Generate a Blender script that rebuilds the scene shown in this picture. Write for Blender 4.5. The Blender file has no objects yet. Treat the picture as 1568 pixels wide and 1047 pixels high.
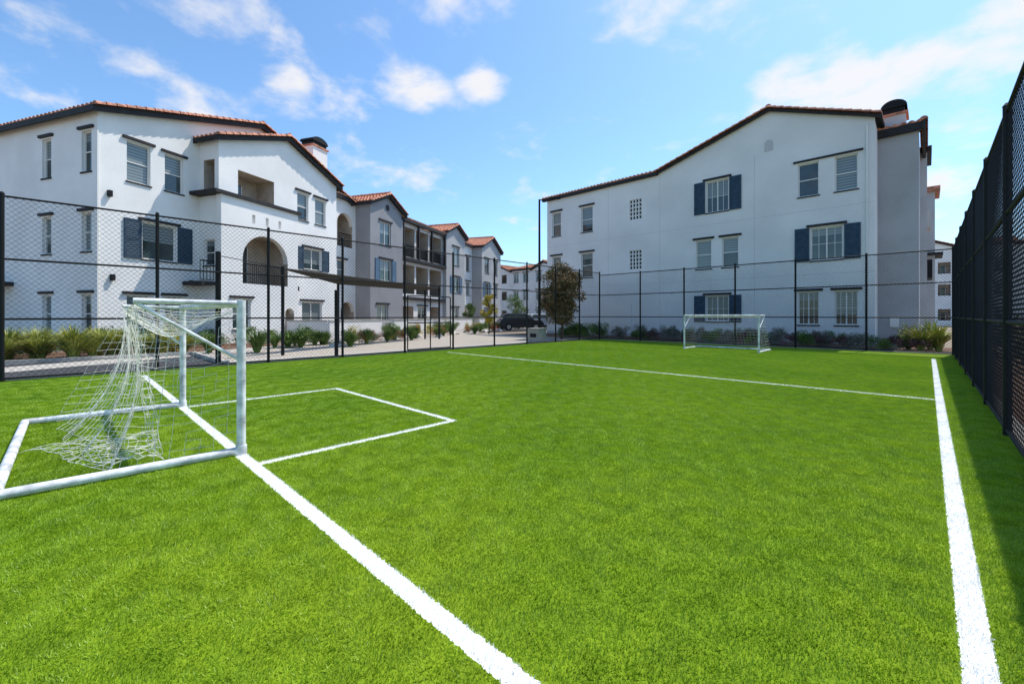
import bpy, math, random
import numpy as np
from mathutils import Vector, Matrix
random.seed(7); rng=np.random.default_rng(7)
scene=bpy.context.scene
scene.view_settings.view_transform='Standard'
scene.view_settings.look='None'
scene.view_settings.exposure=0
I4=Matrix.Identity(4)

# ------------------------------------------------------------------ materials
def nd(nt,t,**kw):
    n=nt.nodes.new(t)
    for k,v in kw.items(): setattr(n,k,v)
    return n
def mat(name,col,rough=.85,var=None,bump=None,metal=0,spec=.3,col2=None):
    m=bpy.data.materials.new(name); m.use_nodes=True; nt=m.node_tree
    p=nt.nodes['Principled BSDF']
    p.inputs['Base Color'].default_value=(*col,1); p.inputs['Roughness'].default_value=rough
    p.inputs['Metallic'].default_value=metal; p.inputs['Specular IOR Level'].default_value=spec
    tc=nd(nt,'ShaderNodeTexCoord')
    if var:
        sc,am=var
        n=nd(nt,'ShaderNodeTexNoise'); n.inputs['Scale'].default_value=sc; n.inputs['Detail'].default_value=4
        nt.links.new(tc.outputs['Object'],n.inputs['Vector'])
        mx=nd(nt,'ShaderNodeMix',data_type='RGBA')
        c2=col2 if col2 else tuple(c*(1-am) for c in col)
        mx.inputs['A'].default_value=(*c2,1)
        mx.inputs['B'].default_value=(*[min(1,c*(1+am*.3)) for c in col],1)
        mr=nd(nt,'ShaderNodeMapRange'); mr.inputs['From Min'].default_value=.35; mr.inputs['From Max'].default_value=.65
        nt.links.new(n.outputs['Fac'],mr.inputs['Value'])
        nt.links.new(mr.outputs['Result'],mx.inputs['Factor'])
        nt.links.new(mx.outputs['Result'],p.inputs['Base Color'])
    if bump:
        sc,st=bump
        n=nd(nt,'ShaderNodeTexNoise'); n.inputs['Scale'].default_value=sc; n.inputs['Detail'].default_value=3
        nt.links.new(tc.outputs['Object'],n.inputs['Vector'])
        b=nd(nt,'ShaderNodeBump'); b.inputs['Strength'].default_value=st; b.inputs['Distance'].default_value=.02
        nt.links.new(n.outputs['Fac'],b.inputs['Height']); nt.links.new(b.outputs['Normal'],p.inputs['Normal'])
    return m
M_white=mat('stucco_white',(.88,.845,.81),.95,(.45,.09),(25,.6))
M_white2=mat('stucco_offwhite',(.81,.775,.75),.95,(.4,.09),(25,.6))
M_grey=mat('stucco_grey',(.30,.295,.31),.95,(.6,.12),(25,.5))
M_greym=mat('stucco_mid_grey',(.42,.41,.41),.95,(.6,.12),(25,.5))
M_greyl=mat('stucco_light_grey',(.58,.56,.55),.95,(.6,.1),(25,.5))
M_trim=mat('dark_trim',(.03,.027,.028),.7,(3,.3))
M_tile=mat('terracotta_tile',(.60,.26,.16),.85,(4,.5),(20,.3))
M_frame=mat('window_frame',(.78,.75,.71),.5)
M_framed=mat('window_frame_dark',(.09,.08,.075),.5)
M_shut=mat('blue_shutter',(.04,.075,.115),.6,(5,.3))
M_shutl=mat('light_blue_shutter',(.12,.20,.30),.6,(5,.3))
M_int=mat('interior_stucco',(.50,.41,.33),.95,(2,.2))
M_black=mat('black_metal',(.012,.012,.013),.6,(8,.2),None,0,.2)
M_vinyl=mat('black_vinyl_wire',(.012,.012,.012),.75,None,None,0,.12)
M_conc=mat('concrete',(.42,.39,.35),.9,(2,.2),(30,.3))
M_block=mat('glass_block',(.55,.6,.62),.3)
M_glass=mat('window_glass',(.03,.05,.05),.05,(1.2,.5),None,0,.8)
def blinds():
    m=bpy.data.materials.new('blinds_behind_glass'); m.use_nodes=True; nt=m.node_tree; p=nt.nodes['Principled BSDF']
    tc=nd(nt,'ShaderNodeTexCoord'); w=nd(nt,'ShaderNodeTexWave',wave_type='BANDS',bands_direction='Z')
    w.inputs['Scale'].default_value=2.2
    nt.links.new(tc.outputs['Object'],w.inputs['Vector'])
    mx=nd(nt,'ShaderNodeMix',data_type='RGBA'); mx.inputs['A'].default_value=(.11,.135,.13,1); mx.inputs['B'].default_value=(.25,.28,.28,1)
    nt.links.new(w.outputs['Fac'],mx.inputs['Factor']); nt.links.new(mx.outputs['Result'],p.inputs['Base Color'])
    p.inputs['Roughness'].default_value=.12; p.inputs['Specular IOR Level'].default_value=.7
    return m
M_blind=blinds()
PM={'walls':M_white,'trim':M_trim,'roof_tiles':M_tile,'window_frames':M_frame,'shutters':M_shut,'interior':M_int,
    'railings':M_black,'window_glass':M_glass,'window_blinds':M_blind,'glass_blocks':M_block,'metal':M_black,'grey_walls':M_greym,'light_walls':M_greyl}

def mesh_obj(name,verts,faces,m,parent=None,smooth=False):
    me=bpy.data.meshes.new(name); me.from_pydata([tuple(v) for v in verts],[],faces); me.update()
    if m: me.materials.append(m)
    if smooth:
        me.polygons.foreach_set('use_smooth',[True]*len(me.polygons))
    o=bpy.data.objects.new(name,me); scene.collection.objects.link(o)
    if parent: o.parent=parent
    return o
def empty(name,loc=(0,0,0),rz=0):
    o=bpy.data.objects.new(name,None); scene.collection.objects.link(o); o.location=loc; o.rotation_euler=(0,0,rz); o.empty_display_size=.3
    return o
def tube(V,F,p0,p1,r,n=6,r1=None):
    p0=Vector(p0);p1=Vector(p1);d=(p1-p0)
    if d.length<1e-6:return
    d.normalize(); a=Vector((0,0,1)) if abs(d.z)<.9 else Vector((1,0,0))
    s=d.cross(a).normalized(); t=d.cross(s); r1=r if r1 is None else r1
    b=len(V)
    for p,rr in((p0,r),(p1,r1)):
        for i in range(n):
            an=2*math.pi*i/n+math.pi/4; V.append(p+s*rr*math.cos(an)+t*rr*math.sin(an))
    for i in range(n):
        j=(i+1)%n; F.append((b+i,b+j,b+n+j,b+n+i))
    if n>3:
        F.append(tuple(b+i for i in range(n))); F.append(tuple(b+n+i for i in reversed(range(n))))

# ------------------------------------------------------------------ building builder
class Bld:
    def __init__(s,name,loc=(0,0,0),rz=0,mats=None):
        s.name=name;s.loc=loc;s.rz=rz;s.p={};s.m=dict(PM)
        if mats:s.m.update(mats)
    def add(s,part,V,F,M=I4):
        P=s.p.setdefault(part,([],[])); b=len(P[0])
        P[0].extend([M@Vector(v) for v in V]); P[1].extend([tuple(b+i for i in f) for f in F])
    def quad(s,part,pts,M=I4): s.add(part,pts,[tuple(range(len(pts)))],M)
    def box(s,part,x0,x1,y0,y1,z0,z1,M=I4):
        V=[(x,y,z) for x in(x0,x1) for y in(y0,y1) for z in(z0,z1)]
        s.add(part,V,[(0,1,3,2),(4,6,7,5),(0,4,5,1),(2,3,7,6),(0,2,6,4),(1,5,7,3)],M)
    def beam(s,part,p0,p1,w,h,M=I4):
        p0=Vector(p0);p1=Vector(p1);d=p1-p0;d.z=0;d.normalize();sd=Vector((-d.y,d.x,0))*w/2;hz=Vector((0,0,h))
        V=[p0-sd,p0+sd,p0+sd-hz,p0-sd-hz,p1-sd,p1+sd,p1+sd-hz,p1-sd-hz]
        s.add(part,V,[(0,1,2,3),(7,6,5,4),(0,4,5,1),(1,5,6,2),(2,6,7,3),(3,7,4,0)],M)
    def window(s,x0,x1,z0,z1,y,d,M,kind,hdr,sill=True):
        f=.055
        s.box('window_frames',x0,x1,y+d-.05,y+d+.01,z0,z0+f,M); s.box('window_frames',x0,x1,y+d-.05,y+d+.01,z1-f,z1,M)
        s.box('window_frames',x0,x0+f,y+d-.05,y+d+.01,z0+f,z1-f,M); s.box('window_frames',x1-f,x1,y+d-.05,y+d+.01,z0+f,z1-f,M)
        zm=(z0+z1)/2; xm=(x0+x1)/2
        if kind=='v': s.box('window_frames',x0+f,x1-f,y+d-.04,y+d+.012,zm-.025,zm+.025,M)
        elif kind=='s':
            s.box('window_frames',xm-.03,xm+.03,y+d-.04,y+d+.012,z0+f,z1-f,M)
        elif kind=='g':
            s.box('window_frames',xm-.03,xm+.03,y+d-.04,y+d+.012,z0+f,z1-f,M)
            for q in(.25,.75):
                xx=x0+(x1-x0)*q; s.box('window_frames',xx-.012,xx+.012,y+d-.03,y+d+.011,z0+f,z1-f,M)
            s.box('window_frames',x0+f,x1-f,y+d-.028,y+d+.0105,zm-.012,zm+.012,M)
        zb=z0+(z1-z0)*random.choice([.02,.3,.5,.5,.75,.98])
        s.quad('window_glass',[(x0,y+d,z0),(x1,y+d,z0),(x1,y+d,zb),(x0,y+d,zb)],M)
        s.quad('window_blinds',[(x0,y+d,zb),(x1,y+d,zb),(x1,y+d,z1),(x0,y+d,z1)],M)
        if hdr: s.box('trim',x0-.18,x1+.18,y-.10,y+.03,z1+.07,z1+.19,M)
        if sill: s.box('trim',x0-.05,x1+.05,y-.05,y+.03,z0-.07,z0-.005,M)
    def shutter(s,x0,x1,z0,z1,y,M):
        s.box('shutters',x0,x1,y-.045,y-.003,z0,z1,M)
        for a,b_ in((x0,x0+.07),(x1-.07,x1)): s.box('shutters',a,b_,y-.075,y-.045,z0,z1,M)
        for zz in(z0,(z0+z1)/2-.035,z1-.07): s.box('shutters',x0+.07,x1-.07,y-.073,y-.045,zz,zz+.07,M)
        n=int((z1-z0)/.1)
        for i in range(n):
            zz=z0+.05+i*(z1-z0-.1)/n
            s.quad('shutters',[(x0+.07,y-.068,zz),(x1-.07,y-.068,zz),(x1-.07,y-.046,zz+.075),(x0+.07,y-.046,zz+.075)],M)
    def rail(s,x0,x1,z0,z1,y,M=I4):
        s.box('railings',x0,x1,y-.03,y+.03,z1-.06,z1,M); s.box('railings',x0,x1,y-.02,y+.02,z0+.05,z0+.09,M)
        n=max(2,int((x1-x0)/.14))
        for i in range(n+1):
            x=x0+(x1-x0)*i/n; s.box('railings',x-.012,x+.012,y-.012,y+.012,z0+.09,z1-.06,M)
    def wall(s,x0,x1,z0,z1,y=0,M=I4,ops=(),part='walls'):
        xs=sorted({x0,x1,*[o[0] for o in ops],*[o[1] for o in ops]}); zs=sorted({z0,z1,*[o[2] for o in ops],*[o[3] for o in ops]})
        for i in range(len(xs)-1):
            for j in range(len(zs)-1):
                cx=(xs[i]+xs[i+1])/2;cz=(zs[j]+zs[j+1])/2
                if any(o[0]<cx<o[1] and o[2]<cz<o[3] for o in ops): continue
                s.quad(part,[(xs[i],y,zs[j]),(xs[i+1],y,zs[j]),(xs[i+1],y,zs[j+1]),(xs[i],y,zs[j+1])],M)
        for o in ops:
            a,b_,c,e,k=o[:5]; opt=o[5] if len(o)>5 else {}
            if k=='hole': continue
            d=opt.get('d',1.4 if k in('open','arch') else .16)
            rp=part if k not in('open','arch') else 'interior'
            s.quad(part if d<.5 else rp,[(a,y,c),(a,y+d,c),(a,y+d,e),(a,y,e)],M); s.quad(rp,[(b_,y,c),(b_,y,e),(b_,y+d,e),(b_,y+d,c)],M)
            s.quad(rp,[(a,y,c),(b_,y,c),(b_,y+d,c),(a,y+d,c)],M); s.quad(rp,[(a,y,e),(a,y+d,e),(b_,y+d,e),(b_,y,e)],M)
            if k in('v','s','g','p'):
                s.window(a,b_,c,e,y,d,M,k,opt.get('h',True))
                sw=opt.get('sh',0)
                if sw: s.shutter(a-.06-sw,a-.06,c-.03,e+.04,y,M); s.shutter(b_+.06,b_+.06+sw,c-.03,e+.04,y,M)
            elif k in('open','arch'):
                s.quad('interior',[(a,y+d,c),(b_,y+d,c),(b_,y+d,e),(a,y+d,e)],M)
                xm=(a+b_)/2
                s.box('window_glass',a+.3,xm+.1,y+d-.03,y+d-.01,c+.05,min(e-.4,c+2.3),M)
                s.box('window_frames',a+.24,a+.3,y+d-.05,y+d-.01,c+.05,min(e-.4,c+2.3),M); s.box('window_frames',xm+.1,xm+.16,y+d-.05,y+d-.01,c+.05,min(e-.4,c+2.3),M)
                if opt.get('r',True): s.rail(a,b_,c,c+opt.get('rh',1.1),y+.12,M)
                if k=='arch':
                    R=(b_-a)/2; R2=min(R,opt.get('rise',R)); zs0=e-R2; n=18
                    for q in range(n):
                        t0=math.pi*q/n;t1=math.pi*(q+1)/n
                        xa=xm-R*math.cos(t0);xb=xm-R*math.cos(t1);za=zs0+R2*math.sin(t0);zb=zs0+R2*math.sin(t1)
                        s.quad(part,[(xa,y,za),(xb,y,zb),(xb,y,e),(xa,y,e)],M)
                        s.quad(part,[(xa,y,za),(xa,y+.35,za),(xb,y+.35,zb),(xb,y,zb)],M)
                        s.quad(part,[(xa,y+.35,za),(xb,y+.35,zb),(xb,y+.35,e),(xa,y+.35,e)],M)
            elif k=='blk':
                s.quad('window_glass',[(a,y+d,c),(b_,y+d,c),(b_,y+d,e),(a,y+d,e)],M)
                nx=4;nz=5
                for ii in range(nx+1):
                    x=a+(b_-a)*ii/nx; s.box(part,x-.035,x+.035,y+.02,y+d-.01,c,e,M)
                for ii in range(nz+1):
                    z=c+(e-c)*ii/nz; s.box(part,a,b_,y+.024,y+d-.014,z-.035,z+.035,M)
            elif k=='niche':
                s.quad(part,[(a,y+d,c),(b_,y+d,c),(b_,y+d,e),(a,y+d,e)],M)
    def tiles(s,P,A,L,S,pitch=.3,amp=.085,M=I4):
        P=Vector(P);A=Vector(A).normalized();S=Vector(S);N=A.cross(S).normalized()
        if N.z<0:N=-N
        n=max(1,int(L/pitch)); K=n*6; C=max(1,int(S.length/.45)); Sd=S/C; V=[];F=[]
        for c in range(C):
            b=len(V)
            for i in range(K+1):
                h=amp*abs(math.sin(math.pi*i/6)); q=P+A*(L*i/K)+Sd*c
                V.append(q+N*(h+.035)); V.append(q+Sd+N*h*.8); V.append(q+N*(-.02))
            for i in range(K):
                a=b+3*i; F.append((a,a+3,a+4,a+1)); F.append((a+2,a+5,a+3,a))
        s.add('roof_tiles',V,F,M)
        s.quad('trim',[P-N*.03,P+A*L-N*.03,P+A*L+S-N*.03,P+S-N*.03],M)
    def rake(s,p0,p1,r=.15,M=I4):
        p0=Vector(p0);p1=Vector(p1);L=(p1-p0).length;n=max(1,int(L/.4));d=(p1-p0)/n
        u=d.normalized();sd=Vector((-u.y,u.x,0)).normalized() if abs(u.x)+abs(u.y)>0 else Vector((1,0,0)); up=Vector((0,0,1))
        V=[];F=[]
        for i in range(n):
            a=p0+d*i; b=a+d*1.05; k=len(V)
            up_first=(p1.z>=p0.z)
            ra,rb=(r*1.12,r*.85) if up_first else (r*.85,r*1.12)
            for q,rr in((a,ra),(b,rb)):
                for j in range(7):
                    t=math.pi*j/6; V.append(q+sd*rr*math.cos(t)+up*rr*math.sin(t))
            for j in range(6): F.append((k+j,k+j+1,k+8+j,k+7+j))
            F.append(tuple(k+j for j in range(7))); F.append(tuple(k+7+j for j in range(7)))
        s.add('roof_tiles',V,F,M)
    def gable(s,x0,x1,y,z0,zp,xp,z1,depth,part='walls',ov=.3,M=I4,fh=.26,zb=None):
        zb=min(z0,z1) if zb is None else zb
        pts=[(x0,y,zb),(x1,y,zb)]
        if z1>zb+.001: pts.append((x1,y,z1))
        pts.append((xp,y,zp))
        if z0>zb+.001: pts.append((x0,y,z0))
        s.quad(part,pts,M)
        for xe,ze,sg in((x0,z0,-1),(x1,z1,1)):
            sl=(zp-ze)/abs(xp-xe); xo=xe+sg*ov; zo=ze-sl*ov+.08
            s.tiles((xo,y-ov,zo),(0,1,0),depth+ov,(xp-xo,0,zp+.08-zo),M=M)
            s.beam('trim',(xo,y-ov+.04,zo-.02),(xp,y-ov+.04,zp+.06),.1,fh,M)
            s.beam('trim',(xo,y-ov,zo),(xo,y+depth,zo),.08,fh,M)
            s.quad('trim',[(xo,y-ov+.05,zo-fh*.8),(xp,y-ov+.05,zp-fh*.8+.08),(xp,y-.004,zp-fh*.8+.08),(xo,y-.004,zo-fh*.8)],M)
            if sg<0: s.rake((xo,y-ov-.02,zo+.0),(xp,y-ov-.02,zp+.08),M=M)
            else: s.rake((xp,y-ov-.02,zp+.08),(xo,y-ov-.02,zo+.0),M=M)
        s.rake((xp,y-ov,zp+.14),(xp,y+depth,zp+.14),.15,M)
    def eave(s,x0,x1,y,z,run=4,sl=.3,ov=.35,M=I4,fh=.3):
        s.tiles((x0,y-ov,z),(1,0,0),x1-x0,(0,run,run*sl),M=M)
        s.box('trim',x0,x1,y-ov+.01,y-ov+.1,z-fh,z-.03,M)
        s.box('trim',x0,x1,y-ov+.1,y-.003,z-fh+.02,z-fh+.08,M)
    def chimney(s,x0,x1,y0,y1,z0,z1,part='walls'):
        s.box(part,x0,x1,y0,y1,z0,z1-.75)
        s.box('roof_tiles',x0-.1,x1+.1,y0-.1,y1+.1,z1-.85,z1-.752)
        s.box('metal',x0+.05,x1-.05,y0+.05,y1-.05,z1-.75,z1-.45)
        V=[];F=[];n=12;xm=(x0+x1)/2;R=(x1-x0)/2+.06
        for yy in(y0-.04,y1+.04):
            for i in range(n+1):
                t=math.pi*i/n; V.append((xm-R*math.cos(t),yy,z1-.449+.42*math.sin(t)))
        for i in range(n): F.append((i,i+1,n+2+i,n+1+i))
        F.append(tuple(range(n+1)));F.append(tuple(range(n+1,2*n+2)))
        s.add('metal',V,F)
    def finish(s):
        e=empty(s.name,s.loc,s.rz)
        for k,(V,F) in s.p.items(): mesh_obj(k,V,F,s.m[k],e)
        return e

# ------------------------------------------------------------------ right building (facade at Y=28.5)
K=1.0755
def X_(x): return x*K
def Z_(z): return 1.5+(z-1.5)*K
def op(x0,x1,z0,z1,k,**o): return (X_(x0),X_(x1),Z_(z0),Z_(z1),k,o)
b=Bld('apartment_building',mats={'walls':M_white2})
FY=28.5
ops=[op(-21.25,-20.4,7.7,9.55,'v'),op(-18.5,-17.5,7.65,9.5,'v'),op(-14.55,-13.65,7.95,9.33,'blk'),
 op(-9.5,-8.25,7.6,9.45,'g',sh=.68),op(-4.85,-3.95,7.65,9.36,'v',h=False),op(-3.3,-2.4,7.65,9.36,'v',h=False),
 op(-21.25,-20.4,4.3,6.1,'v'),op(-18.5,-17.5,4.3,6.1,'v'),op(-14.55,-13.65,4.6,5.9,'blk'),
 op(-10.1,-9.2,4.3,6.0,'v'),op(-8.6,-7.72,4.3,6.0,'v'),op(-4.3,-2.98,4.3,5.96,'g',sh=.68),
 op(-9.5,-8.25,1.15,2.65,'g',sh=.68),op(-4.85,-3.95,1.03,2.7,'g'),op(-3.3,-2.4,1.03,2.7,'g'),
 op(-21.25,-20.4,1.0,2.6,'v')]
xl,xm_,xr=X_(-21.77),X_(-12.4),X_(-1.77); ze=Z_(10.72)
b.wall(xl,xr,0,ze,FY,ops=ops)
b.gable(xm_,xr,FY,ze,Z_(12.64),X_(-6.18),Z_(10.92),22,ov=.25,fh=.16,zb=ze)
b.eave(xl-.35,xm_-.1,FY,ze+.05,9,.22,ov=.3,fh=.24)
nx=X_(-6.2)
V=[(nx-.22,FY-.02,Z_(10.45)),(nx+.22,FY-.02,Z_(10.45))]+[(nx+.22*math.cos(t),FY-.02,Z_(10.85)+.22*math.sin(t)) for t in [math.pi*i/10 for i in range(11)]]
b.add('light_walls',V,[tuple(range(len(V)))])
b.quad('walls',[(xl,FY,0),(xl,FY+22,0),(xl,FY+22,ze),(xl,FY,ze)])
b.quad('walls',[(xl,FY+22,0),(-.3,FY+22,0),(-.3,FY+22,ze),(xl,FY+22,ze)])
b.quad('walls',[(xr,FY,0),(xr,FY+1.6,0),(xr,FY+1.6,ze),(xr,FY,ze)])
b.box('trim',X_(-5.05),X_(-2.2),FY-.09,FY,Z_(9.44),Z_(9.53))
b.box('light_walls',xl,xr,FY-.03,FY,0,.22)
for x in(X_(-2.05),): b.box('window_frames',x-.04,x+.04,FY-.09,FY-.01,0,ze-.1)
for x in(X_(-12.4),X_(-16.2),X_(-6.9)): b.box('light_walls',x-.01,x+.01,FY-.004,FY,.3,ze-.3)
for z in(Z_(6.9),Z_(3.6)): b.box('light_walls',xl,xr,FY-.005,FY,z-.01,z+.01)
for x in(X_(-11.6),X_(-15.7)): b.box('window_frames',x-.1,x+.1,FY-.05,FY,2.9,3.15)
b.box('window_frames',X_(-16.6),X_(-14.4),FY-.06,FY-.006,.6,2.4)
GY=30.1
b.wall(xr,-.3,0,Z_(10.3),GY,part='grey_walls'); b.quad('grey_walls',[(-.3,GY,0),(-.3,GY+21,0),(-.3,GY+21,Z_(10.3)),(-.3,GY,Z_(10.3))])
b.eave(xr-.1,-.1,GY,Z_(10.62),5,.2,ov=.25,fh=.42)
b.beam('trim',(-.12,GY-.3,Z_(10.62)),(-.12,GY+6,Z_(10.62)),.14,.42)
b.rake((-.12,GY-.3,Z_(10.66)),(-.12,GY+6,Z_(10.66)))
b.chimney(xr+.15,-.8,GY+.3,GY+1.5,10.5,12.95,'light_walls')
b.box('window_frames',xr+.5,xr+.85,GY-.04,GY,.9,1.4)
b.box('light_walls',-.3,0,35.5,38.5,0,11.2); b.box('trim',-.5,.2,35.2,38.8,11.2,11.5)
b.box('light_walls',-.3,.15,40,42,7.4,8.5); b.box('railings',-.3,.25,39.5,42.5,4.0,5.2)
b.box('light_walls',-.3,.45,48,51,0,11.4); b.box('roof_tiles',-.5,.75,47.6,51.3,11.4,11.75)
b.box('trim',-.3,.9,47.6,51,6.3,6.5)
b.finish()

# ------------------------------------------------------------------ left row (local frame along e)
C0=Vector((-26.55,.87,0)); TH=math.atan2(.9,-.436)
def Lw(x,y,z=0):
    c,s=math.cos(TH),math.sin(TH); return Vector((C0.x+c*x-s*y,C0.y+s*x+c*y,z))
b=Bld('apartment_building',C0,TH)
b.wall(0,17.4,0,10.75,0,ops=[(1.1,2.1,7.85,9.75,'v'),(2.75,3.65,7.85,9.7,'v'),(1.75,3.3,4.25,6.05,'s',{'sh':.72}),
  (1.1,2.1,.7,2.45,'v'),(2.75,3.65,.7,2.45,'v'),(15.2,17.0,7.0,9.7,'arch'),(15.2,16.2,4.4,5.9,'v'),(15.6,17.2,.1,2.6,'arch',{'r':False})])
b.gable(0,16.6,0,10.75,13.4,8.3,10.75,18)
b.eave(13.2,17.4,0,11.0,4,.25)
ML=Matrix.Translation((0,18,0))@Matrix.Rotation(-math.pi/2,4,'Z')
wo=[]
for z0,z1 in((8.0,9.85),(4.4,6.15),(.7,2.45)):
    for y0,y1 in((.45,1.15),(3.4,4.1),(8.0,8.9),(11.5,12.4)): wo.append((18-y1,18-y0,z0,z1,'v'))
b.wall(0,18,0,10.75,0,ML,wo)
b.quad('walls',[(17.4,0,0),(17.4,18,0),(17.4,18,10.7),(17.4,0,10.7)]); b.quad('walls',[(0,18,0),(17.4,18,0),(17.4,18,10.7),(0,18,10.7)])
b.box('window_frames',-.06,-.0,-.06,.0,0,10.3)
b.box('trim',-1.3,-.01,6.4,10.5,2.95,3.15); b.box('trim',-1.25,-1.13,6.45,6.57,0,2.95)
BY=-1.45
b.wall(4.48,13.43,0,11.05,BY,ops=[(5.6,8.0,8.2,9.65,'open',{'r':False}),(9.8,10.75,7.8,9.6,'v'),(11.35,12.35,7.8,9.55,'v'),
  (10.35,11.95,4.6,6.0,'s',{'sh':.62}),(10.2,12.0,.75,2.4,'s'),(4.9,9.3,.0,7.8,'hole')])
b.gable(4.48,13.43,BY,11.05,12.7,8.95,11.05,5)
MB=Matrix.Translation((4.48,0,0))@Matrix.Rotation(-math.pi/2,4,'Z')
b.wall(0,1.45,0,11.0,0,MB,[(.35,1.15,8.2,9.9,'open',{'d':.8,'r':False}),(.35,1.15,4.2,5.6,'v',{'h':False})])
b.quad('walls',[(13.43,BY,0),(13.43,0,0),(13.43,0,11),(13.43,BY,11)])
LY=-1.8
b.wall(4.35,9.5,0,7.95,LY,ops=[(5.6,8.7,3.3,6.15,'arch',{'rise':1.45,'rh':1.15,'d':1.7}),(8.5,9.2,.05,1.95,'arch',{'r':False,'d':.6,'rise':.35}),
   (6.2,6.4,6.75,7.25,'niche'),(7.1,7.3,6.75,7.25,'niche'),(8.0,8.2,6.75,7.25,'niche'),(5.0,6.1,.75,2.4,'v')])
for x in(4.35,9.5): b.quad('walls',[(x,LY,0),(x,BY,0),(x,BY,7.95),(x,LY,7.95)])
b.box('trim',3.95,9.65,LY-.15,BY-.01,7.95,8.13)
b.box('trim',3.95,4.47,BY-.009,.0,7.95,8.13)
b.rail(3.6,4.3,3.3,4.4,LY+.5); b.box('trim',3.6,4.34,LY+.4,-.01,3.1,3.3)
b.chimney(14.0,15.5,1.2,2.4,10.8,15.4)
for x in(10.4,11.1): b.box('roof_tiles',x-.12,x+.12,2.0,2.25,12.3,14.1)
for x,z in((.5,3.1),(4.0,3.1),(9.75,3.1),(.4,6.9)): b.box('metal',x-.07,x+.07,-.16 if x<4.3 else BY-.16,0 if x<4.3 else BY,z,z+.28)
b.finish()

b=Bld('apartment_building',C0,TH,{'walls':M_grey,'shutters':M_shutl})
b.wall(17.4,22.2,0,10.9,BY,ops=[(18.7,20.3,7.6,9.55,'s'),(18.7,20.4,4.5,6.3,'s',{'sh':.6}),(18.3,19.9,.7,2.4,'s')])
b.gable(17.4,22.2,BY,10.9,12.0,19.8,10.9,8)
b.quad('walls',[(17.4,BY,0),(17.4,4,0),(17.4,4,11),(17.4,BY,11)])
V=[(19.8+.28*math.cos(2*math.pi*i/14),BY-.02,10.9+.28*math.sin(2*math.pi*i/14)) for i in range(14)]; b.add('trim',V,[tuple(range(14))])
b.quad('walls',[(22.2,BY,0),(22.2,4,0),(22.2,4,11),(22.2,BY,11)])
b.m['light_walls']=M_white2
b.wall(22.2,31,0,10.4,-1,part='light_walls',ops=[(22.7,25.0,7.2,10.0,'open'),(25.3,27.7,7.2,10.0,'open'),(28.0,30.6,7.2,10.0,'open'),
   (22.7,25.0,3.6,6.4,'open'),(25.3,27.7,3.6,6.4,'open'),(28.0,30.6,3.6,6.4,'open'),(22.9,24.8,.1,2.4,'open',{'r':False}),(25.6,27.4,.7,2.4,'s'),(28.3,30.2,.1,2.4,'open',{'r':False})])
b.box('trim',22.2,31,-1.5,-1.003,6.7,7.0); b.rail(22.2,31,7.0,8.2,-1.45); b.box('trim',22.2,31,-1.35,-1.003,3.0,3.3)
for x in(22.4,25.15,27.85,30.8): b.box('trim',x-.1,x+.1,-1.48,-1.28,7.0,10.3)
b.eave(22,31,-1.2,10.65,5,.25)
b.quad('light_walls',[(17.4,12,0),(31,12,0),(31,12,10),(17.4,12,10)])
b.finish()

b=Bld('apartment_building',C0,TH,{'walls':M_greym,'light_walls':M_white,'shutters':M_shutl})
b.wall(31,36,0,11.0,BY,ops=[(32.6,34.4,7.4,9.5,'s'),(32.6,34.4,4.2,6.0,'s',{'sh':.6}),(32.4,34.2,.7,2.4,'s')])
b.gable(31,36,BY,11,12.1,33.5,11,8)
b.quad('walls',[(31,BY,0),(31,4,0),(31,4,11),(31,BY,11)]); b.quad('walls',[(36,BY,0),(36,4,0),(36,4,11),(36,BY,11)])
b.wall(36,41.5,0,10.8,0,part='light_walls',ops=[(37,38.4,7.4,9.4,'s'),(39.4,40.8,7.4,9.4,'s'),(37,38.4,4.2,6,'s'),(39.4,40.8,4.2,6,'s'),(37,40.5,.1,2.7,'arch',{'rise':1.2,'r':False})])
b.eave(36,41.5,0,11,5,.25)
b.wall(41.5,49,0,11.0,BY,ops=[(42.5,44.2,7.4,9.4,'s'),(46,47.6,7.4,9.4,'s'),(42.5,44.2,4.2,6,'s',{'sh':.6}),(46,47.6,4.2,6,'s'),(42.5,44.2,.7,2.4,'s'),(46,47.6,.7,2.4,'s')])
b.gable(41.5,49,BY,11,12.6,45.2,11,14)
b.quad('walls',[(41.5,BY,0),(41.5,4,0),(41.5,4,11),(41.5,BY,11)]); b.quad('walls',[(49,BY,0),(49,12,0),(49,12,11),(49,BY,11)])
b.quad('walls',[(31,12,0),(49,12,0),(49,12,10),(31,12,10)])
b.finish()

def distant(x0,x1,y,h,n,rz=0,loc=(0,0,0)):
    b=Bld('apartment_building',loc,rz)
    w=(x1-x0)/n; ops=[]
    for i in range(n):
        for z in(.8,4.3,7.4):
            ops.append((x0+w*i+w*.15,x0+w*i+w*.38,z,z+1.6,'s')); ops.append((x0+w*i+w*.58,x0+w*i+w*.82,z,z+1.6,'s' if i%2 else 'open',{'r':True,'d':.9} if i%2==0 else {}))
    b.wall(x0,x1,0,h,y,ops=ops)
    for i in range(n):
        if i%2==0: b.gable(x0+w*i,x0+w*i+w,y,h,h+1.1,x0+w*(i+.5),h,10)
        else: b.eave(x0+w*i,x0+w*i+w,y,h+.2,5,.25)
    for x in(x0,x1): b.quad('walls',[(x,y,0),(x,y+12,0),(x,y+12,h),(x,y,h)])
    b.quad('walls',[(x0,y+12,0),(x1,y+12,0),(x1,y+12,h),(x0,y+12,h)])
    b.finish()
distant(-60,-44,56,9.6,3)
distant(-2,14,86,11.0,3)

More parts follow.
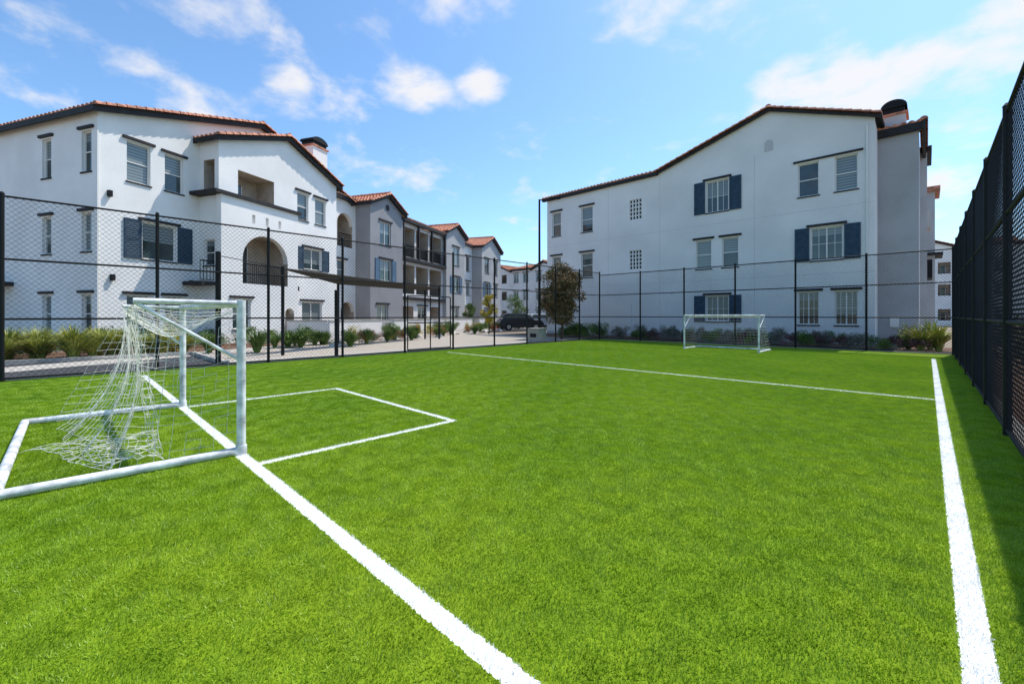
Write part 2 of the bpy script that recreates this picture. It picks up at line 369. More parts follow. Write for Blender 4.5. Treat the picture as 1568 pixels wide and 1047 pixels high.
# ------------------------------------------------------------------ patio walls along left row
def simple_wall(name,pts,h,t,m,cap=None):
    b=Bld(name,mats={'walls':m,'trim':cap or m})
    for a,c in zip(pts[:-1],pts[1:]):
        b.beam('walls',(a[0],a[1],h),(c[0],c[1],h),t,h); b.beam('trim',(a[0],a[1],h+.07),(c[0],c[1],h+.07),t+.08,.068)
    return b.finish()
for x0,x1,y in((8.6,13.8,-5),(15,21,-5.2),(22.5,30,-5),(31.5,38,-5.2),(39.5,48,-5)):
    a=Lw(x0,-1.9);c=Lw(x0,y);d=Lw(x1,y);e=Lw(x1,-1.9)
    simple_wall('patio_wall',[a,c,d,e],1.15,.18,M_white2,M_conc)

# ------------------------------------------------------------------ grounds
def soil_mat(name,c1,c2,sc,bs=.6):
    return mat(name,c1,.95,(sc,.5),(sc*3,bs),col2=c2)
M_soil=soil_mat('dry_soil',(.30,.24,.18),(.17,.13,.09),5)
M_gravel=mat('pale_gravel',(.50,.44,.37),.95,(18,.5),(30,.9),col2=(.26,.22,.18))
M_asph=mat('asphalt',(.065,.065,.068),.9,(12,.4),(60,.4))
M_path=mat('concrete_path',(.46,.42,.37),.9,(3,.15),(40,.3))
M_mulch=mat('mulch',(.20,.11,.065),.95,(14,.5),(40,1.0),col2=(.07,.04,.025))
def sheet(name,pts,z,m):
    return mesh_obj(name,[(p[0],p[1],z) for p in pts],[tuple(range(len(pts)))],m)
sheet('ground',[(-600,-600),(600,-600),(600,600),(-600,600)],-.02,M_soil)
sheet('asphalt_road',[(-15.2,-20),(-20.2,-20),(-20.2,3.2),(-15.2,3.2)],-.012,M_asph)
sheet('parking_lot',[(-28,24.2),(-24.2,60),(-46,120),(-70,120),(-50,54),(-27.5,24)],-.012,M_asph)
sheet('footpath',[Lw(-6,-7.2),Lw(50,-7.2),Lw(50,-5.6),Lw(-6,-5.6)],-.008,M_path)
sheet('footpath',[(-15.2,3.4),(-16.8,3.4),(-16.8,30),(-15.2,30)],-.006,M_path)
sheet('gravel_bed',[(-16.85,3.4),(-20.2,3.4),Lw(9,-7.3),Lw(30,-7.3),(-26,24),(-16.85,27)],-.014,M_gravel)
for pts in ([(-20.3,-20),(-20.3,3.3),(-15.2,3.3)],):
    b=Bld('kerb',mats={'walls':M_conc})
    for a,c in zip(pts[:-1],pts[1:]): b.beam('walls',(a[0],a[1],.12),(c[0],c[1],.12),.15,.13)
    b.finish()
b=Bld('kerb',mats={'walls':M_conc})
for a,c in (((-15.12,-8),(-15.12,23.62)),((-15.12,23.62),(.84,23.62)),((.84,23.62),(.84,-8))): b.beam('walls',(a[0],a[1],.035),(c[0],c[1],.035),.16,.05)
b.finish()
sheet('mulch_bed',[(-24,23.72),(2,23.72),(2,28.5),(-24,28.5)],-.004,M_mulch)
sheet('mulch_bed',[(.93,-10),(9,-10),(9,23.7),(.93,23.7)],-.003,M_mulch)
sheet('mulch_bed',[(-20.4,-8),(-24.6,-8),(-26.4,.6),Lw(5,-.1),Lw(5,-5.5),(-20.4,3.2)],-.009,M_mulch)

# ------------------------------------------------------------------ turf
def turf_mat(name,blade):
    m=bpy.data.materials.new(name); m.use_nodes=True; nt=m.node_tree; p=nt.nodes['Principled BSDF']; L=nt.links.new
    g=nd(nt,'ShaderNodeNewGeometry')
    nz=nd(nt,'ShaderNodeTexNoise'); nz.inputs['Scale'].default_value=60; nz.inputs['Detail'].default_value=0; L(g.outputs['Position'],nz.inputs['Vector'])
    sub=nd(nt,'ShaderNodeVectorMath',operation='SUBTRACT'); L(nz.outputs['Color'],sub.inputs[0]); sub.inputs[1].default_value=(.5,.5,.5)
    scv=nd(nt,'ShaderNodeVectorMath',operation='SCALE'); L(sub.outputs[0],scv.inputs[0]); scv.inputs['Scale'].default_value=.024
    ad=nd(nt,'ShaderNodeVectorMath',operation='ADD'); L(g.outputs['Position'],ad.inputs[0]); L(scv.outputs[0],ad.inputs[1])
    sp=nd(nt,'ShaderNodeSeparateXYZ'); L(ad.outputs[0],sp.inputs[0])
    rects=[(.105,.215,1.22,20.65),(-14.0,.215,1.225,1.335),(-14.03,.1,10.66,10.74),(-8.74,-8.66,1.3,3.84),(-4.89,-4.81,1.3,3.84),(-8.74,-4.81,3.76,3.84)]
    acc=None
    for x0,x1,y0,y1 in rects:
        cx=nd(nt,'ShaderNodeMath',operation='COMPARE'); L(sp.outputs['X'],cx.inputs[0]); cx.inputs[1].default_value=(x0+x1)/2; cx.inputs[2].default_value=(x1-x0)/2
        cy=nd(nt,'ShaderNodeMath',operation='COMPARE'); L(sp.outputs['Y'],cy.inputs[0]); cy.inputs[1].default_value=(y0+y1)/2; cy.inputs[2].default_value=(y1-y0)/2
        mu=nd(nt,'ShaderNodeMath',operation='MULTIPLY'); L(cx.outputs[0],mu.inputs[0]); L(cy.outputs[0],mu.inputs[1])
        if acc is None: acc=mu
        else:
            mm=nd(nt,'ShaderNodeMath',operation='MAXIMUM'); L(acc.outputs[0],mm.inputs[0]); L(mu.outputs[0],mm.inputs[1]); acc=mm
    def noise(sc,det,lo,hi,ca,cb,vec=None):
        n=nd(nt,'ShaderNodeTexNoise'); n.inputs['Scale'].default_value=sc; n.inputs['Detail'].default_value=det; n.inputs['Roughness'].default_value=.6; L(vec or g.outputs['Position'],n.inputs['Vector'])
        r=nd(nt,'ShaderNodeMapRange'); r.inputs['From Min'].default_value=lo; r.inputs['From Max'].default_value=hi; L(n.outputs['Fac'],r.inputs['Value'])
        x=nd(nt,'ShaderNodeMix',data_type='RGBA'); x.inputs['A'].default_value=(*ca,1); x.inputs['B'].default_value=(*cb,1); L(r.outputs[0],x.inputs['Factor']); return x.outputs['Result']
    def mulc(a,b_):
        x=nd(nt,'ShaderNodeMix',data_type='RGBA',blend_type='MULTIPLY'); x.inputs['Factor'].default_value=1; L(a,x.inputs['A']); L(b_,x.inputs['B']); return x.outputs['Result']
    base=noise(.35,2,.35,.65,(.25,.43,.010),(.33,.50,.014))
    c=mulc(base,noise(5.5,3,.32,.62,(.74,.78,.8),(1.08,1.06,1.1)))
    c=mulc(c,noise(130,1,.3,.7,(.50,.56,.5),(1.42,1.30,2.4)))
    if not blade: c=mulc(c,noise(40,1,.3,.7,(.45,.45,.45),(.65,.65,.65)))
    mL=nd(nt,'ShaderNodeMix',data_type='RGBA'); L(acc.outputs[0],mL.inputs['Factor']); L(c,mL.inputs['A']); mL.inputs['B'].default_value=(.90,.90,.88,1)
    L(mL.outputs['Result'],p.inputs['Base Color'])
    p.inputs['Roughness'].default_value=.45 if blade else .9
    p.inputs['Specular IOR Level'].default_value=.4 if blade else .1
    if blade:
        tr=nd(nt,'ShaderNodeBsdfTranslucent'); L(mL.outputs['Result'],tr.inputs['Color'])
        ms=nd(nt,'ShaderNodeMixShader'); ms.inputs[0].default_value=.25
        L(p.outputs[0],ms.inputs[1]); L(tr.outputs[0],ms.inputs[2]); L(ms.outputs[0],nt.nodes['Material Output'].inputs['Surface'])
    return m
turf=sheet('artificial_turf',[(-15.04,-8),(.76,-8),(.76,23.54),(-15.04,23.54)],0,turf_mat('turf_base',False))
def blades(S,n):
    x=rng.uniform(-S/2,S/2,n); y=rng.uniform(-S/2,S/2,n); az=rng.uniform(0,2*np.pi,n); ln=rng.uniform(.0,.022,n)
    h=rng.uniform(.010,.026,n); w=rng.uniform(.0014,.0030,n); la=rng.uniform(0,2*np.pi,n)
    # combed clumps: neighbouring fibres lean a similar way (periodic over the patch so that edges match)
    k=2*np.pi/S
    la=la*.5+2.0*np.sin(3*k*x+1.5*np.sin(2*k*y))+1.5*np.cos(4*k*y+1.7*np.sin(2*k*x))
    v=np.zeros((n,3,3),np.float32)
    v[:,0]=np.stack([x-np.cos(az)*w,y-np.sin(az)*w,np.zeros(n)],1); v[:,1]=np.stack([x+np.cos(az)*w,y+np.sin(az)*w,np.zeros(n)],1)
    v[:,2]=np.stack([x+np.cos(la)*ln,y+np.sin(la)*ln,h],1)
    me=bpy.data.meshes.new('blades'); me.vertices.add(3*n); me.vertices.foreach_set('co',v.ravel())
    me.loops.add(3*n); me.loops.foreach_set('vertex_index',np.arange(3*n,dtype=np.int32))
    me.polygons.add(n); me.polygons.foreach_set('loop_start',np.arange(0,3*n,3,dtype=np.int32)); me.update(calc_edges=True)
    me.materials.append(turf_mat('turf_blades',True))
    o=bpy.data.objects.new('blades',me); scene.collection.objects.link(o); return o
pb=blades(1.975,52000)
gx=[-14.04+1.975*i for i in range(8)]; gy=[-3+1.975*j for j in range(14)]
inst=mesh_obj('turf_blades',[(x,y,0.0) for x in gx for y in gy if y<22.5],[],None)
pb.parent=inst; inst.instance_type='VERTS'; inst.parent=turf

# ------------------------------------------------------------------ chain-link fences
def fence(name,p0,p1,h,posts,pitch=.085,wr=.0032,rails=(.07,1.42,2.78)):
    p0=Vector((*p0,0));p1=Vector((*p1,0));L=(p1-p0).length;d=(p1-p0)/L;nrm=Vector((-d.y,d.x,0))
    e=empty(name)
    V=[];F=[]
    for t in posts:
        q=p0+d*t; tube(V,F,q,q+Vector((0,0,h+.06)),.042,10); tube(V,F,q+Vector((0,0,h+.06)),q+Vector((0,0,h+.1)),.05,10,.02)
    mesh_obj('posts',V,F,M_black,e,False)
    V=[];F=[]
    for z in list(rails)+[h]: tube(V,F,p0+Vector((0,0,z)),p1+Vector((0,0,z)),.024,8)
    mesh_obj('rails',V,F,M_black,e)
    V=[];F=[]; st=pitch*math.sqrt(2); zb=.03;H=h
    c=-(H)
    while c<L:
        for sgn in(1,-1):
            s0,s1=c+zb,c+H; z0,z1=zb,H
            if s0<0: z0+=-s0; s0=0
            if s1>L: z1-=s1-L; s1=L
            if z1>z0+.02:
                if sgn<0: a,bb=L-s0,L-s1
                else: a,bb=s0,s1
                A0=p0+d*a+nrm*.003*sgn+Vector((0,0,z0)); B0=p0+d*bb+nrm*.003*sgn+Vector((0,0,z1))
                k=max(1,int((z1-z0)/.4))
                for i in range(k): tube(V,F,A0.lerp(B0,i/k),A0.lerp(B0,(i+1)/k),wr,3)
        c+=st
    mesh_obj('wire_mesh',V,F,M_vinyl,e)
    return e
ys=[-6.6,-3.8,-1.07,1.65,4.38,6.78,9.32,11.75,14.26,16.6,19.0,21.3,23.5]
fence('chain_link_fence',(-15.0,-6.6),(-15.0,23.5),4.2,[y+6.6 for y in ys])
xs=[-15,-12.2,-9.6,-7.0,-4.4,-1.85,.72]
fence('chain_link_fence',(-15.0,23.5),(.72,23.5),4.05,[x+15 for x in xs[1:]])
fence('chain_link_fence',(.72,23.44),(.72,-4.5),4.05,[2.55*i for i in range(1,11)],wr=.0042,pitch=.075)
V=[];F=[]
for y in(9.45,10.55,11.6):
    tube(V,F,(-15,y,.1),(-15,y,2.3),.025,8)
for z in(.12,1.2,2.3): tube(V,F,(-15.01,9.45,z),(-15.01,11.6,z),.025,8)
g=empty('fence_gate'); mesh_obj('gate_frame',V,F,M_black,g)

# ------------------------------------------------------------------ goals
M_gw=mat('goal_white_paint',(.82,.82,.81),.45,(7,.35),(40,.1),col2=(.46,.46,.46))
M_net=mat('net_cord',(.74,.72,.64),.9,(10,.2))
def wires(V,F,fn,na,nb,r,skip=.0):
    P=[[Vector(fn(i/na,j/nb)) for j in range(nb+1)] for i in range(na+1)]
    for i in range(na+1):
        for j in range(nb+1):
            if i<na and random.random()>=skip: tube(V,F,P[i][j],P[i+1][j],r,3)
            if j<nb and random.random()>=skip: tube(V,F,P[i][j],P[i][j+1],r,3)
def goal(xa,xb,y,sgn,h,r,tattered):
    g=empty('soccer_goal'); V=[];F=[]; dep=1.72; ad=.88
    q=lambda x,yy,z:(x,y+sgn*yy,z)
    for x in(xa,xb):
        tube(V,F,q(x,0,.02),q(x,0,h+r*.8),r,14)
        tube(V,F,q(x,0,r),q(x-.08*(1 if tattered else 0),dep,r),r,12)
        tube(V,F,q(x,0,h),q(x,ad if x==xa else ad-.15,h+.01),r*.62,10)
        tube(V,F,q(x,0,h*.62),q(x,ad*.98 if x==xa else ad-.17,h-.01),r*.4,8)
        tube(V,F,q(x,-.0,.0),q(x,0,.1),r*1.25,12)
        for z in (.35,.8,1.25): tube(V,F,q(x,0,h*z/1.63),q(x,0,h*z/1.63+.018),r*1.06,14)
    tube(V,F,q(xa,0,h),q(xb,0,h),r,14)
    tube(V,F,q(xa-(.08 if tattered else 0),dep,r),q(xb-(.08 if tattered else 0),dep,r),r,12)
    o=mesh_obj('goal_frame',V,F,M_gw,g,True)
    m=o.modifiers.new('es','EDGE_SPLIT'); m.split_angle=math.radians(40)
    V=[];F=[]
    W=xb-xa
    def jit(p,a): return (p[0]+random.uniform(-a,a),p[1]+random.uniform(-a,a),max(.012,p[2]+random.uniform(-a,a)))
    if tattered:
        def top(a,b_):
            sag=.36*math.sin(math.pi*a)**.8*math.sin(math.pi*min(1,b_*.8+.12))+.025*math.sin(14*a+3*b_)
            return jit(q(xa+W*a,ad*b_*(1-.17*a),h-.02-abs(sag)),.006)
        wires(V,F,top,30,9,.0024,.02)
        def back(a,b_):
            aa=a*(1-.22*b_)+.03*b_; x=xa+W*aa+.05*math.sin(16*a+3*b_)*b_
            yy=ad*(1-.17*a)+(.12+.55*a)*b_**1.3-.12*math.sin(math.pi*b_)+.06*math.sin(17*a+2*b_)*b_
            z=(h-.05-.24*math.sin(math.pi*a))*(1-b_)**(1+.2*a)+.02
            return jit(q(x,yy,z),.008)
        wires(V,F,back,30,15,.0024,.03)
        def gather(a,b_):
            x=xa-.12-.42*b_-.16*a*(1+.8*math.sin(5*b_)); yy=ad-.03-.2*b_+.05*math.sin(9*a+2*b_)
            return jit(q(x,yy,(h-.05-.05*a)*(1-b_)+.015),.012)
        wires(V,F,gather,6,17,.0024,.05)
        def pile(a,b_):
            x=xa-.35-1.35*a; yy=.62+1.0*b_*(.45+.55*a)+.05*math.sin(7*a)
            return jit(q(x,yy,.028+.07*abs(math.sin(6*a+3*b_))*(1-.6*b_)),.02)
        wires(V,F,pile,14,9,.0028,.08)
        def side(a,b_):
            return jit(q(xa-.03-.2*b_*a,a*(ad+.2*b_),(h*.96)*(1-b_)+.04-.22*math.sin(math.pi*a)*(1-b_)),.006)
        wires(V,F,side,9,15,.0020,.25)
        def far(a,b_):
            return jit(q(xb+.10*b_*a,a*(ad-.15+.7*b_),(h*.97)*(1-b_)+.04),.008)
        wires(V,F,far,10,15,.0024,.03)
    else:
        wires(V,F,lambda a,b_:q(xa+W*a,ad*b_,h-.02-.06*math.sin(math.pi*b_)),22,5,.0022)
        wires(V,F,lambda a,b_:q(xa+W*a,ad+(dep-ad)*b_,h*(1-b_)+.03),22,12,.0022)
        for x in(xa,xb): wires(V,F,lambda a,b_:q(x,a*(ad+(dep-ad)*b_),h*(1-b_)+.03),8,12,.0022)
    mesh_obj('goal_net',V,F,M_net,g)
    return g
goal(-5.33,-8.78,1.29,-1,1.63,.043,True)
goal(-4.84,-7.83,19.2,1,1.5,.035,False)

# ------------------------------------------------------------------ plants
def leafmat(name,c1,c2):
    return mat(name,c1,.6,(3,.5),None,0,.3,c2)
ML_g=leafmat('leaf_green',(.15,.23,.035),(.06,.11,.018)); ML_y=leafmat('leaf_yellowgreen',(.42,.40,.08),(.18,.23,.04))
ML_o=leafmat('leaf_olive_red',(.24,.14,.06),(.08,.09,.03)); ML_d=leafmat('leaf_dusty',(.30,.26,.23),(.11,.12,.08)); ML_r=leafmat('leaf_rust',(.50,.11,.05),(.17,.09,.02))
ML_yy=leafmat('leaf_yellow',(.66,.46,.05),(.28,.28,.03)); M_bark=mat('bark',(.12,.085,.06),.95,(10,.4),(20,.6))
def quads_mesh(name,P,m,parent=None):
    n=len(P); me=bpy.data.meshes.new(name); me.vertices.add(4*n); me.vertices.foreach_set('co',np.asarray(P,np.float32).ravel())
    me.loops.add(4*n); me.loops.foreach_set('vertex_index',np.arange(4*n,dtype=np.int32)); me.polygons.add(n); me.polygons.foreach_set('loop_start',np.arange(0,4*n,4,dtype=np.int32)); me.update(calc_edges=True)
    me.materials.append(m); o=bpy.data.objects.new(name,me); scene.collection.objects.link(o)
    if parent:o.parent=parent
    return o
def leaves(C,R,n,size):
    out=[]
    C=np.array(C);R=np.array(R)
    for c,r in zip(C,R):
        d=rng.normal(size=(n,3)); d/=np.linalg.norm(d,axis=1)[:,None]; rad=rng.uniform(.25,1,n)**.6
        p=c+d*rad[:,None]*r
        a=rng.normal(size=(n,3)); a/=np.linalg.norm(a,axis=1)[:,None]; b2=np.cross(a,rng.normal(size=(n,3))); b2/=np.linalg.norm(b2,axis=1)[:,None]
        s=rng.uniform(.6,1.3,n)[:,None]*size
        out.append(np.stack([p-a*s,p-b2*s*.4,p+a*s,p+b2*s*.4],1))
    return np.concatenate(out)
def tree(name,loc,h,cr,m,nc=16,n=150,size=.07,lean=0,z0=.3):
    e=empty(name,loc); V=[];F=[]; C=[];R=[]
    base=Vector((0,0,0))
    pts=[base,Vector((.05,.02,h*.22)),Vector((-.03,.06,h*.45)),Vector((.03,0,h*.75))]; rr=[.07,.055,.045,.02]
    for i in range(3): tube(V,F,pts[i],pts[i+1],rr[i],8,rr[i+1])
    for i in range(nc):
        az=random.uniform(0,6.28); z=random.uniform(z0,.93)*h; k=math.sin(math.pi*min(1,max(0.12,(z/h-z0*.6)/(1-z0*.55))))
        rad=cr*random.uniform(.15,1)*max(.4,k); c=Vector((rad*math.cos(az),rad*math.sin(az),z))
        st=pts[1].lerp(pts[3],max(0,min(1,(z/h-.3)*1.2))); tube(V,F,st,c,.022,5,.006)
        C.append(tuple(c)); s=random.uniform(.22,.42)*cr; R.append((s*1.1,s*1.1,s))
    mesh_obj('trunk',V,F,M_bark,e); quads_mesh('crown',leaves(C,R,n,size),m,e)
    return e
tree('small_tree',(-17.2,22.4,0),4.9,1.5,ML_o,60,210,.085,z0=.27)
tree('small_tree',(-16.6,21.7,0),4.2,1.2,ML_o,30,200,.08,z0=.27)
tree('small_tree',(-25.9,24.0,0),3.3,.7,ML_yy,20,150,.08,z0=.3)
tree('small_tree',(-38,40,0),4.2,1.6,ML_g,18,110,.1,z0=.35)
tree('small_tree',(-35.5,30,0),2.8,1.0,ML_g,16,130,.09,z0=.25)
def clump_mesh(name,n,h,m,spread=.55,w=.012):
    P=[]
    for i in range(n):
        az=random.uniform(0,6.28); hh=h*random.uniform(.6,1.1); sp=spread*random.uniform(.2,1); r0=random.uniform(0,.08)
        d=Vector((math.cos(az),math.sin(az),0)); s=Vector((-d.y,d.x,0))*w
        pts=[d*(r0+sp*t**1.8)+Vector((0,0,hh*(t*1.25-.45*t*t*t*(sp/spread)))) for t in(0,.35,.7,1)]
        ws=[1,.9,.6,.1]
        for k in range(3): P.append([pts[k]-s*ws[k],pts[k]+s*ws[k],pts[k+1]+s*ws[k+1],pts[k+1]-s*ws[k+1]])
    return quads_mesh(name,[[tuple(v) for v in q] for q in P],m)
def shrub_mesh(name,h,m,nc=9,n=90,size=.04):
    C=[];R=[]
    for i in range(nc):
        a=random.uniform(0,6.28);r=random.uniform(0,.55)*h; C.append((r*math.cos(a),r*math.sin(a),h*random.uniform(.25,.75)));s=h*random.uniform(.2,.34);R.append((s,s,s))
    return quads_mesh(name,leaves(C,R,n,size),m)
def scatter(src,locs,smin=.8,smax=1.25):
    first=True
    for l in locs:
        o=src if first else src.copy()
        if not first: scene.collection.objects.link(o)
        first=False
        o.location=(l[0],l[1],0); o.rotation_euler=(0,0,random.uniform(0,6.28)); s=random.uniform(smin,smax)*(l[2] if len(l)>2 else 1); o.scale=(s,s,s*random.uniform(.85,1.15))
R=random.uniform
def LL(x,y,s=None):
    v=Lw(x,y); return (v.x,v.y) if s is None else (v.x,v.y,s)
scatter(clump_mesh('ornamental_grass',420,.7,ML_y,.65,.016),[(-21.0+R(-.5,.3),-3.0+i*.5+R(-.2,.2),R(.85,1.2)) for i in range(13)]+[(-22.6+R(-.7,.5),-3+i*.75,R(.9,1.3)) for i in range(9)])
scatter(clump_mesh('ornamental_grass',300,.6,ML_g,.6,.015),[LL(R(3,9),-6.8+R(-.5,.5)) for i in range(9)]+[LL(5+1.9*i,-8.6+R(-1,.8)) for i in range(16)]+[(-19.6,5.3,1.5),(-21.3,7.6,1.3),(-20.8,3.9,1.2)])
scatter(shrub_mesh('rust_shrub',.7,ML_r),[LL(6+R(-1,1)+2.6*i,-7.9+R(-1,.5)) for i in range(14)]+[(-22.0,1.9),(-23.2,-1.0)])
scatter(shrub_mesh('green_shrub',.85,ML_g,11,130),[LL(4+1.5*i+R(-.5,.5),-5.6-R(0,2.8)) for i in range(28)]+[LL(.5+.9*i,-1.0) for i in range(5)]+[(-24.2,-5+.9*i,1.1) for i in range(9)]+[LL(1+.9*i,-3.2+R(-.6,.6)) for i in range(8)])
scatter(shrub_mesh('yellow_shrub',.75,ML_yy),[LL(7+3.2*i,-7.2+R(-2.0,.2)) for i in range(12)]+[(-20.9,2.4),(-22.5,3)])
scatter(shrub_mesh('lavender_shrub',.85,ML_d,12,130,.035),[(-14.6+.75*i+R(-.3,.3),25.0+R(-.9,1.2)) for i in range(20)])
scatter(shrub_mesh('green_shrub',.7,ML_g,10,130,.035),[(-14+.6*i+R(-.5,.5),24.5+R(-.5,2.4)) for i in range(24)]+[(-17+R(-1.4,1.2),24+R(-1,2.5),1.3) for i in range(9)])
scatter(shrub_mesh('purple_shrub',.6,leafmat('leaf_purple',(.26,.09,.12),(.09,.07,.04)),9,110,.035),[(-14.2+1.3*i+R(-.5,.5),24.3+R(-.3,.9)) for i in range(12)])
scatter(clump_mesh('agave_plant',90,1.0,ML_y,.9,.04),[(.1,26.6,1.2),(-.6,26.0),(.35,25.2),(-.2,25.0,.9)])
scatter(shrub_mesh('hedge_shrub',1.5,ML_o,14,160,.06),[(2.6+R(-.3,.5),26-2.2*i) for i in range(9)])
def boulder(name,s):
    bpy.ops.mesh.primitive_ico_sphere_add(subdivisions=3,radius=s); o=bpy.context.object; o.name=name
    for v in o.data.vertices:
        n_=v.co.normalized(); k=1+.22*math.sin(n_.x*4+1.3)*math.cos(n_.y*3.3)+.12*math.sin(n_.z*7+n_.x*5); v.co*=k; v.co.z*=.6
    o.data.materials.append(M_boul); return o
M_boul=mat('pale_stone',(.66,.61,.54),.9,(4,.3),(15,.8))
scatter(boulder('boulder',.33),[LL(4.5+1.5*i+R(-.6,.6),-8.2+R(-1.3,1.2)) for i in range(22)],.6,1.3)

# ------------------------------------------------------------------ street furniture
g=empty('light_pole'); V=[];F=[]
tube(V,F,(-17.3,20.3,0),(-17.3,20.3,8.7),.09,10,.06); tube(V,F,(-17.3,20.3,0),(-17.3,20.3,.5),.17,12,.15); tube(V,F,(-17.3,20.3,8.65),(-16.6,20.75,8.75),.04,8)
mesh_obj('pole',V,F,M_black,g)
V=[];F=[]; tube(V,F,(-16.75,20.65,8.74),(-16.2,21.0,8.7),.11,4,.07); mesh_obj('lamp_head',V,F,M_black,g)
b=Bld('utility_box',(-15.7,18.2,0),.1,{'walls':M_conc}); b.box('walls',-.4,.4,-.35,.35,0,.72); b.box('trim',-.43,.43,-.38,.38,.72,.8); b.m['trim']=M_conc; b.box('metal',-.2,.2,-.37,-.352,.3,.5); b.finish()
A=Vector((-17.5,5.6,3.30)); Bv=Vector((-22.5,16.5,3.30)); Cc=Vector((-23.2,15.9,3.16)); D=Vector((-20.4,9.0,3.06))
g=empty('shade_canopy'); t=Vector((0,0,.06))
mesh_obj('canopy_fabric',[A,Bv,Cc,D,A-t,Bv-t,Cc-t,D-t],[(0,1,2,3),(7,6,5,4),(0,4,5,1),(1,5,6,2),(2,6,7,3),(3,7,4,0)],mat('canopy_fabric',(.05,.045,.04),.9,(6,.2)),g)
V=[];F=[]
for p in(A,Bv,Cc,D): tube(V,F,(p.x,p.y,0),(p.x,p.y,p.z+.05),.06,10)
tube(V,F,(-15.3,3.1,0),(-15.3,3.1,3.42),.075,10); tube(V,F,(-15.3,3.1,3.3),A,.012,5)
tube(V,F,(-15.9,6.95,0),(-15.9,6.95,2.45),.07,10)
mesh_obj('canopy_posts',V,F,M_black,g)

def suv(loc,rz,col):
    g=empty('parked_car',loc,rz)
    paint=mat('car_paint',col,.25,None,None,.2,.6)
    prof=[(-2.3,.35),(-2.32,.8),(-2.2,1.05),(-2.0,1.12),(-1.75,1.62),(-1.4,1.72),(.35,1.70),(.75,1.55),(1.25,1.1),(2.1,.98),(2.3,.75),(2.32,.38),(1.9,.3),(-1.9,.3)]
    V=[];F=[];n=len(prof)
    for yy in(-.95,-.9,.9,.95):
        k=.0 if abs(yy)<.93 else 1
        for x,z in prof:
            inset=max(0,(z-1.05))*.28
            V.append((x*(1-.015*k),(yy-math.copysign(inset,yy)),z-(.03*k if z>1 else 0)))
    for l in range(3):
        for i in range(n):
            j=(i+1)%n; F.append((l*n+i,l*n+j,(l+1)*n+j,(l+1)*n+i))
    F.append(tuple(range(n)));F.append(tuple(3*n+i for i in range(n)))
    mesh_obj('body',V,F,paint,g)
    V=[];F=[]
    for sg in(-1,1):
        for xs_ in([(-1.65,1.18),(-.45,1.18),(-.45,1.6),(-1.4,1.6)],[(-.38,1.18),(.95,1.18),(.45,1.58),(-.38,1.6)]):
            k=len(V)
            for x,z in xs_: V.append((x,sg*(.955-max(0,z-1.05)*.28+.006),z))
            F.append((k,k+1,k+2,k+3))
    k=len(V); V+=[(.83,-.75,1.5),(.83,.75,1.5),(1.24,.82,1.14),(1.24,-.82,1.14)]; F.append((k,k+1,k+2,k+3))
    k=len(V); V+=[(-1.8,-.7,1.56),(-1.8,.7,1.56),(-2.0,.78,1.17),(-2.0,-.78,1.17)]; F.append((k,k+1,k+2,k+3))
    mesh_obj('windows',V,F,M_glass,g)
    V=[];F=[]
    for x in(-1.42,1.42):
        for s in(-1,1): tube(V,F,(x,s*.72,.36),(x,s*.97,.36),.36,18)
    mesh_obj('tyres',V,F,M_black,g)
    V=[];F=[]
    for x in(-1.42,1.42):
        for s in(-1,1): tube(V,F,(x,s*.9,.36),(x,s*.98,.36),.21,10)
    mesh_obj('wheel_rims',V,F,mat('alloy_rim',(.5,.5,.5),.35,None,None,.8),g)
suv((-29.9,32.0,0),math.radians(60),(.018,.018,.022)); suv((-35.4,41.5,0),math.radians(75),(.45,.45,.46)); suv((-28.0,38.5,0),math.radians(90),(.02,.02,.03))

# ------------------------------------------------------------------ light & sky
EL,AZ=60,9
S=Vector((math.sin(math.radians(AZ))*math.cos(math.radians(EL)),math.cos(math.radians(AZ))*math.cos(math.radians(EL)),math.sin(math.radians(EL))))
sl=bpy.data.lights.new('sun','SUN'); sl.energy=5; sl.angle=math.radians(.53); sl.color=(1,.95,.87)
so=bpy.data.objects.new('sun',sl); scene.collection.objects.link(so); so.rotation_euler=S.to_track_quat('Z','Y').to_euler(); so.location=(0,0,30)
w=bpy.data.worlds.new('World'); scene.world=w; w.use_nodes=True; nt=w.node_tree; L=nt.links.new; bg=nt.nodes['Background']
sky=nd(nt,'ShaderNodeTexSky',sky_type='NISHITA'); sky.sun_disc=False; sky.sun_elevation=math.radians(EL); sky.sun_rotation=math.radians(AZ); sky.air_density=1.0; sky.dust_density=.8; sky.ozone_density=1.5
tc=nd(nt,'ShaderNodeTexCoord'); nm=nd(nt,'ShaderNodeVectorMath',operation='NORMALIZE'); L(tc.outputs['Generated'],nm.inputs[0])
sp=nd(nt,'ShaderNodeSeparateXYZ'); L(nm.outputs[0],sp.inputs[0])
def mth(op_,a,b_=None):
    n=nd(nt,'ShaderNodeMath',operation=op_)
    for i,v in enumerate((a,b_)):
        if v is None: continue
        if isinstance(v,(int,float)): n.inputs[i].default_value=v
        else: L(v,n.inputs[i])
    return n.outputs[0]
zz=mth('ADD',mth('MAXIMUM',sp.outputs['Z'],0.0),.22)
cb=nd(nt,'ShaderNodeCombineXYZ'); L(mth('DIVIDE',sp.outputs['X'],zz),cb.inputs[0]); L(mth('DIVIDE',sp.outputs['Y'],zz),cb.inputs[1])
cn=nd(nt,'ShaderNodeTexNoise'); cn.inputs['Scale'].default_value=4.2; cn.inputs['Detail'].default_value=7; cn.inputs['Roughness'].default_value=.56; cn.inputs['Distortion'].default_value=.2; L(cb.outputs[0],cn.inputs['Vector'])
v_=Vector((-.696,.718,0)); r_=Vector((.718,.696,0))
tot=None
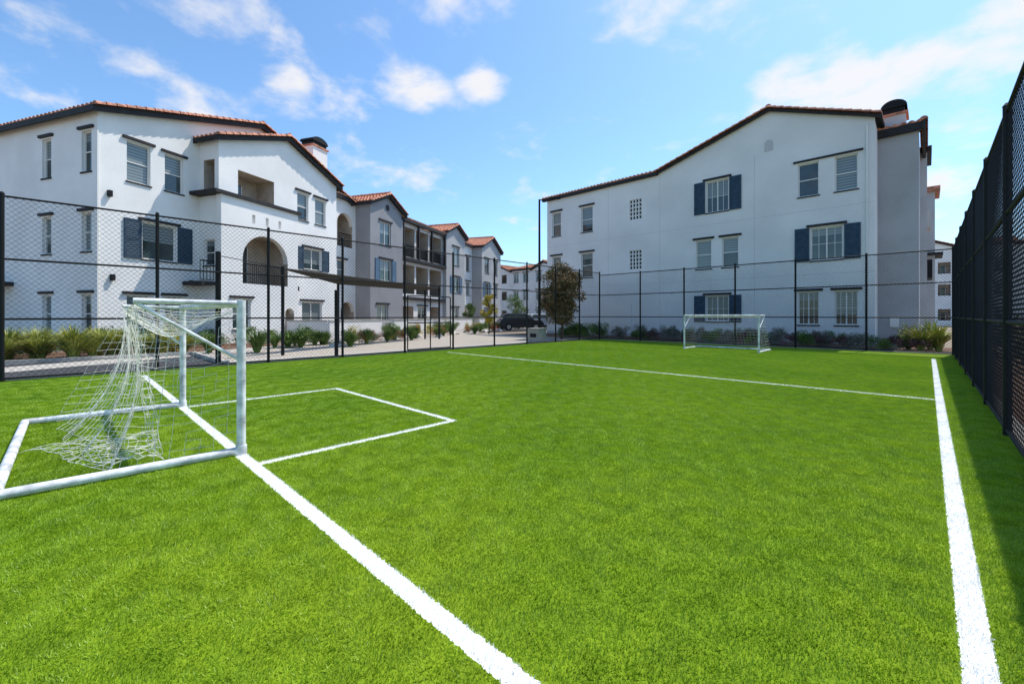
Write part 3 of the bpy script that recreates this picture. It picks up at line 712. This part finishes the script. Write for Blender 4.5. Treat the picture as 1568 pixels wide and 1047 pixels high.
for u,ww,rad,amp in((.66,.52,.10,.30),(.82,.56,.12,.33),(.93,.60,.11,.30),(.70,.50,.09,.28),(1.02,.64,.10,.22),(-.5,.52,.08,.27),(-.40,.51,.09,.28),(-.25,.53,.09,.25),(-.06,.54,.06,.27),(-1.1,.70,.10,.16),(-.66,.70,.12,.17),(-.14,.74,.13,.22),(.3,.72,.13,.2),(.5,.70,.12,.2),(1.2,.66,.14,.24),(-.76,.48,.10,.24),(-.35,.34,.2,.13),(-1.2,.52,.10,.15),(.0,.40,.2,.06),(.98,.30,.10,.2)):
    D_=(v_+r_*u+Vector((0,0,ww))).normalized()
    df=nd(nt,'ShaderNodeVectorMath',operation='SUBTRACT'); L(nm.outputs[0],df.inputs[0]); df.inputs[1].default_value=D_
    sc_=nd(nt,'ShaderNodeVectorMath',operation='MULTIPLY'); L(df.outputs[0],sc_.inputs[0]); sc_.inputs[1].default_value=(1,1,1.7)
    dt=nd(nt,'ShaderNodeVectorMath',operation='LENGTH'); L(sc_.outputs[0],dt.inputs[0])
    mr=nd(nt,'ShaderNodeMapRange',interpolation_type='SMOOTHSTEP'); L(dt.outputs['Value'],mr.inputs['Value']); mr.inputs['From Min'].default_value=0; mr.inputs['From Max'].default_value=rad*1.45; mr.inputs['To Min'].default_value=amp; mr.inputs['To Max'].default_value=0
    tot=mr.outputs[0] if tot is None else mth('MAXIMUM',tot,mr.outputs[0])
den=mth('ADD',cn.outputs['Fac'],tot)
mr=nd(nt,'ShaderNodeMapRange',interpolation_type='SMOOTHSTEP'); L(den,mr.inputs['Value']); mr.inputs['From Min'].default_value=.56; mr.inputs['From Max'].default_value=.84; mr.inputs['To Max'].default_value=.92
tint=nd(nt,'ShaderNodeMix',data_type='RGBA',blend_type='MULTIPLY'); tint.inputs['Factor'].default_value=1; L(sky.outputs[0],tint.inputs['A']); tint.inputs['B'].default_value=(1.05,1.36,1.55,1)
mx=nd(nt,'ShaderNodeMix',data_type='RGBA'); L(mr.outputs[0],mx.inputs['Factor']); L(tint.outputs['Result'],mx.inputs['A']); mx.inputs['B'].default_value=(6.4,6.3,6.35,1)
L(mx.outputs['Result'],bg.inputs['Color']); bg.inputs['Strength'].default_value=.15

# ------------------------------------------------------------------ camera
cd=bpy.data.cameras.new('camera'); co=bpy.data.objects.new('camera',cd); scene.collection.objects.link(co)
co.location=(0,0,1.5); co.rotation_euler=(math.radians(90),0,math.radians(44.1)); cd.sensor_width=36; cd.lens=15.06; cd.shift_y=-.0258; cd.clip_start=.05; cd.clip_end=2000
scene.camera=co
